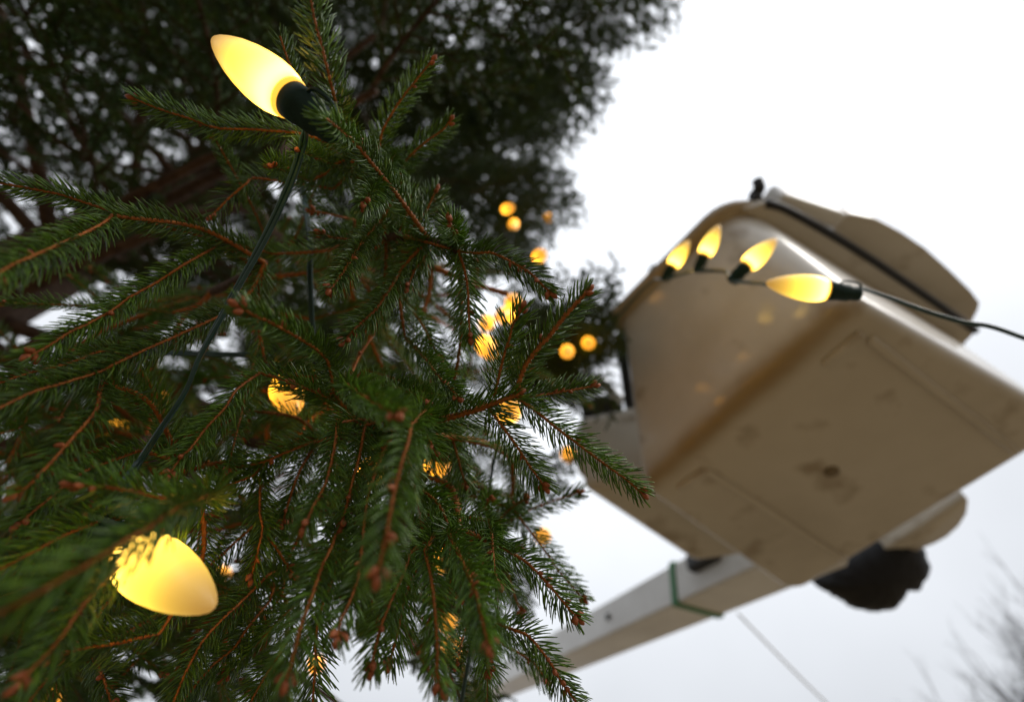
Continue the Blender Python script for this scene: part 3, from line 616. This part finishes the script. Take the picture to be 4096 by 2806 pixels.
# ---- inner crown: boughs on limbs all round the trunk
def bough_mesh(seed):
    r_ = np.random.default_rng(seed); shoots = []
    def shoot(p0, d0, Lh, lev, droop):
        n = max(int(Lh / .02), 4); P = [p0]; d = d0.copy()
        for i in range(n):
            d = unit(d + np.array([0, 0, -droop]) * Lh / n + r_.normal(size=3) * .05); P.append(P[-1] + d * Lh / n)
        P = np.array(P); shoots.append((P, lev))
        if lev < 2:
            step = .030 if lev == 0 else .040; s = .06; sg = 1
            while s < Lh * .97:
                i = min(int(s / Lh * n), n - 1); t_ = unit(P[i + 1] - P[i]); lat = unit(np.cross([0, 0, 1.0], t_)) * sg
                l2 = (.30 * (1 - s / Lh) ** .8 + .06) * (.7 + .5 * r_.random()) if lev == 0 else .05 + .05 * r_.random()
                shoot(P[i], unit(t_ * .75 + lat * .75 + np.array([0, 0, -.12 + .15 * r_.normal()])), l2, lev + 1, .9 if lev == 0 else .5)
                s += step * (.7 + .6 * r_.random()); sg = -sg
    shoot(np.zeros(3), np.array([1, 0, .10]), .78, 0, .55)
    tv = []; Bp, Dp, Cp, Ln = [], [], [], []
    for P, lev in shoots:
        tv.append(tube(P, np.linspace([.006, .0028, .0016][lev], .0011, len(P)), 4 if lev else 6, cap=False))
        T, U, Bn = frames(P, np.array([.05, .03, 1.0])); Lh = np.linalg.norm(np.diff(P, axis=0), axis=1).sum()
        m = int(Lh * 900); u = r_.random(m); fi = u * (len(P) - 1); i0 = np.clip(fi.astype(int), 0, len(P) - 2); w = (fi - i0)[:, None]
        q = P[i0] * (1 - w) + P[i0 + 1] * w; ph = np.radians(r_.uniform(-140, 140, m)); al = np.radians(r_.normal(55, 10, m))
        o_ = U[i0] * np.cos(ph)[:, None] + Bn[i0] * np.sin(ph)[:, None]
        Bp.append(q); Dp.append(T[i0] * np.cos(al)[:, None] + o_ * np.sin(al)[:, None]); Ln.append(.0145 * (.8 + .3 * r_.random(m)))
    Bp, Dp, Ln = np.vstack(Bp), np.vstack(Dp), np.concatenate(Ln); n = len(Bp)
    Sv = np.cross(Dp, r_.normal(size=(n, 3))); Sv /= np.linalg.norm(Sv, axis=1)[:, None]
    Vn = np.stack([Bp + Sv * .0014, Bp - Sv * .0014, Bp + Dp * Ln[:, None] * .6 - Sv * .0019, Bp + Dp * Ln[:, None], Bp + Dp * Ln[:, None] * .6 + Sv * .0019], 1).reshape(-1, 3)
    f = np.array([[0, 1, 2], [0, 2, 4], [4, 2, 3]]); Fn = (f[None] + (np.arange(n) * 5)[:, None, None]).reshape(-1, 3)
    Vw, Fw = join(tv)
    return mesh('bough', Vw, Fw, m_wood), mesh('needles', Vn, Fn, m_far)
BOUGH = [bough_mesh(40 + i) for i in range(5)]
_bv = BOUGH[0][1].vertices; BSAMP = np.array([_bv[i_].co for i_ in range(0, len(_bv), max(len(_bv) // 70, 1))]); limbs = []
for zi, z in enumerate(np.arange(1.5, 10.4, .42)):
    Rz = 2.35 * (1 - (z - 1.2) / 11.0)
    nb = 9
    for bi in range(nb):
        az = (bi + .5 * (zi % 2) + rnd.uniform(-.25, .25)) * 2 * math.pi / nb; dr = np.array([math.cos(az), math.sin(az), 0])
        Rl = Rz * rnd.uniform(.85, 1.1); z0 = z + rnd.uniform(-.12, .12)
        path = lambda s: trunk_at(z0) + dr * s + np.array([0, 0, .16 * s - .13 * s * s])
        ends = []
        for s, da in ((.34, .7), (.34, -.7), (.55, -.6), (.55, .6), (.74, .45), (.78, -.45), (.97, 0)):
            p = path(s * Rl); a2 = az + da + rnd.uniform(-.15, .15); t_ = .16 - .26 * s * Rl
            d = unit(np.array([math.cos(a2), math.sin(a2), t_ * .8 - .05]))
            ends.append((p, d, rnd.uniform(.85, 1.2)))
        limbs.append((z0, dr, Rl, path, ends))
used = []
for li, (z0, dr, Rl, path, ends) in enumerate(limbs):
    got = 0; smax = 0
    for p, d, sc in ends:
        ok, vis, dm = True, False, 9
        lat = unit(np.cross([0, 0, 1.0], d))
        for f_, l_ in ((0, 0), (.25, .22), (.25, -.22), (.5, .16), (.5, -.16), (.8, 0)):
            w_ = p + d * f_ * sc + lat * l_ * sc + np.array([0, 0, -.28 * (f_ * sc) ** 2]); pq = proj(w_)
            if pq is None: continue
            inside = -900 < pq[0] < 4200 and -900 < pq[1] < 3700
            vis |= inside; dm = min(dm, pq[2])
            if inside and pq[2] < .62: ok = False
            if inside and pq[0] > x_edge(pq[1]) - 10 - 60 / max(pq[2], .6): ok = False
            if np.linalg.norm(w_ - CAM) < .6: ok = False
        if ok and vis:
            x_ = unit(d); y_ = unit(np.cross([0, 0, 1.0], x_)); W_ = p + (BSAMP * sc) @ np.stack([x_, y_, np.cross(x_, y_)]); h_ = 0
            for w_ in W_:
                pq = proj(w_); h_ += pq is not None and in_gap(*pq)
            if h_ > len(W_) * .04: ok = False
        if ok and vis: used.append((dm, p, d, sc, li)); got += 1
used.sort(key=lambda t_: t_[0]); print('boughs', len(used))
EDGE = [((1950, 1450, 1.5), (2480, 1330, 1.5)), ((2000, 1280, 1.6), (2470, 1235, 1.6)), ((2050, 1380, 1.4), (2470, 1450, 1.4)), ((1800, 850, 1.95), (2330, 835, 1.95)), ((1850, 900, 1.9), (2260, 930, 1.9)), ((1900, 980, 1.8), (2200, 1010, 1.8)), ((1850, 800, 1.7), (2290, 850, 1.75)), ((1850, 930, 1.6), (2190, 905, 1.6)), ((1900, 760, 1.7), (2240, 720, 1.7)), ((1930, 1100, 1.3), (2190, 1035, 1.3)), ((1900, 250, 2.5), (2600, 150, 2.6)), ((1950, 430, 2.4), (2330, 500, 2.4)),
 ((1850, 600, 2.2), (2250, 560, 2.2)), ((2100, 50, 2.8), (2640, -20, 2.8)), ((1900, 120, 2.6), (2500, 300, 2.6)), ((2000, 1330, 1.3), (2440, 1265, 1.3)), ((2080, 1450, 1.2), (2450, 1390, 1.25)), ((1980, 1500, 1.25), (2380, 1530, 1.25)),
 ((2000, 1880, .9), (2290, 1900, .9)), ((1900, 2280, .9), (2180, 2400, .9)), ((1700, 2600, .9), (2130, 2740, .9)), ((1600, 700, 2.0), (2150, 820, 2.0)), ((1700, 300, 2.6), (2400, 420, 2.6)), ((1500, 500, 2.4), (2200, 640, 2.4)),
 ((300, 1000, 1.4), (900, 900, 1.4)), ((400, 1600, 1.2), (900, 1700, 1.2)), ((100, 1700, 1.1), (500, 1850, 1.1)),
 ((0, 2300, 1.0), (350, 2500, 1.0)), ((100, 2100, .9), (420, 2250, .9)), ((1000, 1300, 1.2), (1500, 1350, 1.2)), ((1300, 1100, 1.3), (1800, 1050, 1.3))]
edge = []
for a_, b_ in EDGE:
    for rep in range(3 if b_[0] > 2150 and a_[2] < 1.55 else (1 if a_[2] in (1.95, 1.9, 1.8) else 2)):
        pa_, pb_ = at(*a_) + nr.normal(size=3) * .04 * a_[2], at(*b_) + nr.normal(size=3) * .02 * a_[2]; edge.append((0, pa_, pb_ - pa_, np.linalg.norm(pb_ - pa_) / .78, int(np.argmin([np.linalg.norm((l_[3](min(l_[2], np.linalg.norm((pa_ - TR0)[:2]))) - pa_)) for l_ in limbs]))))
used = [u_ for u_ in used if u_[0] < .9 or rnd.random() < .52]
keep = edge + used[:300 - len(edge)]; lset = {}
for dm, p, d, sc, li in keep:
    wm, nm = BOUGH[rnd.randrange(5)]
    o = obj('bough', wm, tree, to_local(p)); x = unit(d); y = unit(np.cross([0, 0, 1.0], x)); z = np.cross(x, y)
    o.rotation_mode = 'QUATERNION'; o.rotation_quaternion = Matrix([[x[0], y[0], z[0]], [x[1], y[1], z[1]], [x[2], y[2], z[2]]]).to_quaternion(); o.scale = (sc,) * 3
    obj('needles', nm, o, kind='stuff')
    lset[li] = max(lset.get(li, 0), np.linalg.norm((p - trunk_at(limbs[li][0])) * [1, 1, 0]))
for li, smax in lset.items():
    z0, dr, Rl, path, ends = limbs[li]; s = np.linspace(0, smax + .02, 12); P = np.array([path(q_) for q_ in s])
    V, F = tube(P - P[0], np.linspace(.026 * Rl / 2.3 + .006, .007, 12), 7); obj('limb', mesh('limb', V, F, m_wood), tree, to_local(P[0]))

# ------------------------------------------------------------------ string-light bulbs and cords
prof = [(.0125, 0), (.0140, .004), (.0152, .010), (.0156, .017), (.0152, .025), (.0140, .034), (.0118, .044), (.0088, .053), (.0060, .0595), (.0036, .0635), (.0014, .0656), (.0002, .066)]
V, F = lathe(prof, 36); lens_me = mesh('lens', V, F, m_lens); amber_me = mesh('lens', V, F, m_amber)
V, F = lathe([(.0110, -.0020), (.0122, -.0018), (.0127, -.001), (.0126, .0002), (.0116, .0006)], 32); collar_me = mesh('collar', V, F, m_collar)
pr = [(.004, -.038), (.0072, -.0375), (.0082, -.034), (.0086, -.026), (.0098, -.025), (.0102, -.012), (.0112, -.011), (.0114, -.003), (.0108, -.0025)]
V, F = lathe(pr, 32); ang = np.arctan2(V[:, 1], V[:, 0]); rib = 1 + .035 * (np.sin(ang * 16) > 0) * ((V[:, 2] < -.011) & (V[:, 2] > -.026)); V[:, :2] *= rib[:, None]
socket_me = mesh('socket', V, F, m_sock)
V, F = tube(catmull([(.009, 0, -.012), (.0135, 0, -.015), (.0145, 0, -.024), (.0125, 0, -.033), (.006, 0, -.036)], 16), .0012, 6); clip_me = mesh('clip', V, F, m_sock)
def bulb(base, tip_, label, group='glowing string lamps on the spruce', lens=None):
    lens = lens or lens_me
    base, tip_ = np.asarray(base), np.asarray(tip_); o = empty('light_bulb', base, label=label, cat='light bulb', group=group)
    o.rotation_mode = 'QUATERNION'; o.rotation_quaternion = to_dir(unit(tip_ - base))
    obj('lens', lens, o); obj('collar', collar_me, o); s = obj('socket', socket_me, o); obj('clip', clip_me, s)
    return base - unit(tip_ - base) * .037
def cord(name, pts, label, twin=True, r=.00135, n=60):
    P = catmull(pts, n); T, U, Bn = frames(P, unit(P.mean(0) - CAM + np.array([.1, .2, .1])))
    root = empty(name, P[0], label=label, cat='cord', group='green light cords')
    tw = np.linspace(0, np.linalg.norm(np.diff(P, axis=0), axis=1).sum() * 9, n)[:, None] + .6
    for sg in ((1, -1) if twin else (0,)):
        V, F = tube(P + (U * np.cos(tw) + Bn * np.sin(tw)) * r * sg * .98, r, 8); fix_normals(part('wire', V, F, m_cord, root))
s1 = bulb(at(1155, 390, .290), at(838, 146, .300), 'large frosted bulb glowing yellow beside the orange-stemmed twig, its green socket showing')
s2 = bulb(at(545, 2222, .258), at(880, 2446, .228), 'largest yellow bulb, its wide end half covered by dark needles and no socket showing')
r1 = bulb(at(3300, 1160, .575), at(3098, 1135, .585), 'string bulb lying sideways before the bucket, next to the black cord end', 'lamps strung in front of the bucket')
r2 = bulb(at(2988, 1062, .80), at(3115, 948, .80), 'string bulb tilted right before the bucket, second from the sideways bulb', 'lamps strung in front of the bucket')
r3 = bulb(at(2818, 1018, .97), at(2868, 918, .97), 'most upright string bulb before the bucket wall, between two tilted ones', 'lamps strung in front of the bucket')
r4 = bulb(at(2690, 1062, 1.06), at(2745, 978, 1.06), 'string bulb crossing the bucket rim edge beside the white sky', 'lamps strung in front of the bucket')
r5 = bulb(at(2600, 1105, 1.5), at(2565, 1175, 1.5), 'string bulb peeking out behind the bucket rim', 'lamps strung in front of the bucket')
cord('light_string', [s1, at(1240, 480, .30), at(1215, 560, .325), at(1165, 720, .33), at(1060, 950, .325), at(930, 1185, .315), at(800, 1425, .305), at(742, 1565, .30), at(640, 1720, .295), at(555, 1850, .29), at(480, 1960, .27), at(420, 2080, .29), s2], 'dark green twin cord running diagonally down from the upper big bulb')
cord('light_string', [r1, at(3430, 1150, .57), at(3550, 1188, .565), at(3700, 1243, .56), at(3850, 1288, .555), at(3960, 1305, .55), at(4096, 1352, .545), at(4300, 1430, .54)], 'black green cord end leading past the bucket out over open sky')
cord('light_string', [r1, at(3370, 1175, .585), at(3200, 1180, .66), at(3060, 1135, .73), r2, at(2900, 1085, .88), r3, at(2760, 1085, 1.03), r4, at(2615, 1120, 1.15), at(2540, 1190, 1.2), at(2440, 1300, 1.22), at(2330, 1380, 1.25)], 'cord joining the row of bulbs strung before the bucket', True, .0019)
cord('light_string', [at(1205, 720, .50), at(1225, 850, .48), at(1240, 960, .47), at(1240, 1100, .46), at(1248, 1290, .46), at(1260, 1480, .47)], 'upright dark green cord hanging between the bud-tipped middle twigs')
cord('light_string', [at(520, 1420, .50), at(700, 1412, .47), at(860, 1416, .46), at(1010, 1420, .46), at(1150, 1440, .47)], 'short level cord crossing behind the diagonal cord')
cord('light_string', [at(2010, 1690, .50), at(1988, 1780, .50), at(1968, 1880, .50), at(1958, 1970, .51), at(1940, 2080, .52)], 'pale green cord hanging below the twig star with five arms', False, .0018)
cord('light_string', [at(1905, 2400, .40), at(1893, 2490, .40), at(1880, 2610, .40), at(1862, 2710, .40), at(1838, 2850, .40)], 'pale green cord hanging among the lowest twigs', False, .0016)
FAR = [  # pixel base, depth, pixel direction of the tip
 (2020, 838, 1.5, (34, -12), 'round orange bulb in the upper right foliage, upper of two'), (2058, 892, 1.5, (-12, 22), 'round orange bulb in the upper right foliage, lower of two'),
 (2190, 868, 1.85, (5, 14), 'dim bulb half hidden at the foliage edge beside the sky'), (2150, 1030, 1.15, (25, -22), 'bulb glowing behind the budded upper right twig'),
 (2055, 1215, .95, (-10, -25), 'bulb glowing just above the upright twig tip'), (2035, 1258, .92, (-50, 12), 'bulb lying sideways behind the upright twig tip'),
 (1950, 1285, .95, (-16, 26), 'bulb glowing beside the tip of the hanging budded twig'), (1935, 1370, .75, (40, 60), 'long slanting bulb behind the left upright twig'),
 (2030, 1655, .62, (20, -45), 'bright bulb behind the fork of the twig star'), (2268, 1402, 1.12, (4, 10), 'round orange bulb beside the right upright twig, larger of two'),
 (2352, 1368, 1.2, (6, 10), 'round orange bulb beside the right upright twig, smaller of two'), (2270, 1810, 1.0, (12, 30), 'bulb glimpsed under the long right twig'),
 (1738, 1862, .62, (40, -18), 'bright bulb left of the short blurred hanging twig'), (1135, 1545, .50, (50, 115), 'bright upright bulb covered by a needle fan'),
 (632, 1608, .78, (30, -20), 'orange bulb beside the diagonal cord'), (470, 1712, .75, (-10, 25), 'orange bulb in the dark left foliage below the cord'),
 (2168, 2140, .95, (14, 8), 'bulb flickering through needles at the lower right foliage edge'), (1782, 2232, .62, (12, 30), 'bulb mostly hidden behind the drooping middle twigs'),
 (1790, 2470, .70, (8, 30), 'dim orange bulb behind the lower drooping twigs'), (1806, 2580, .72, (8, 28), 'dim orange bulb below another in the lower twigs'),
 (205, 2785, .8, (30, -20), 'bulb shining through needles in the darkest lower foliage'), (885, 2292, .95, (20, 12), 'faint bulb glinting near the tip of the largest bulb'),
 (1262, 2650, .9, (10, 26), 'faint bulb behind needles low among the drooping twigs'), (1480, 1880, .6, (10, 20), 'bulb glinting through the hanging twigs below the blurred near tip')]
for x, y, d, (dx, dy), lb in FAR:
    bs = at(x, y, d); want = .066 * FOC / d; ln = math.hypot(dx, dy); k_ = min(1, ln / want); dz = math.sqrt(max(1 - k_ * k_, 0)) * .066
    bulb(bs, at(x + dx, y + dy, d - dz), lb, lens=amber_me)

# ------------------------------------------------------------------ bare tree far off
rnd = random.Random(21); pt = at(4220, 2880, 12.5); base = pt * [1, 1, 0]
bare = empty('bare_tree', base, label='leafless deciduous tree with fine twigs far off at the edge of the sky', cat='tree')
segs = {0: [], 1: []}
def limb_rec(p, d, Lh, r, lev):
    n = 5; P = [p]
    for i in range(n): d = unit(d + np.array([rnd.gauss(0, .10), rnd.gauss(0, .10), rnd.gauss(.03, .06)])); P.append(P[-1] + d * Lh / n)
    P = np.array(P); segs[0 if lev == 0 else 1].append(tube(P, np.linspace(r, r * .5, n + 1), 7 if lev < 2 else 4, cap=False))
    if lev < 5:
        for i in range([6, 5, 5, 4, 3][lev]):
            f_ = rnd.uniform(.3, 1); j = min(int(f_ * n), n - 1); q_ = P[j] + (P[j + 1] - P[j]) * (f_ * n - j)
            rv = unit(np.array([rnd.gauss(0, 1), rnd.gauss(0, 1), rnd.gauss(.35, .5)])); limb_rec(q_, unit(d * .9 + rv * .8), Lh * rnd.uniform(.5, .72), r * .5 * (1.15 - f_ * .3), lev + 1)
        limb_rec(P[-1], unit(d + np.array([rnd.gauss(0, .2), rnd.gauss(0, .2), .1])), Lh * .7, r * .5, lev + 1)
limb_rec(base, np.array([0, 0, 1.0]), 4.2, .21, 0)
V, F = join(segs[0]); part('trunk', V, F, m_bare, bare); V, F = join(segs[1]); part('crown', V, F, m_bare, bare)
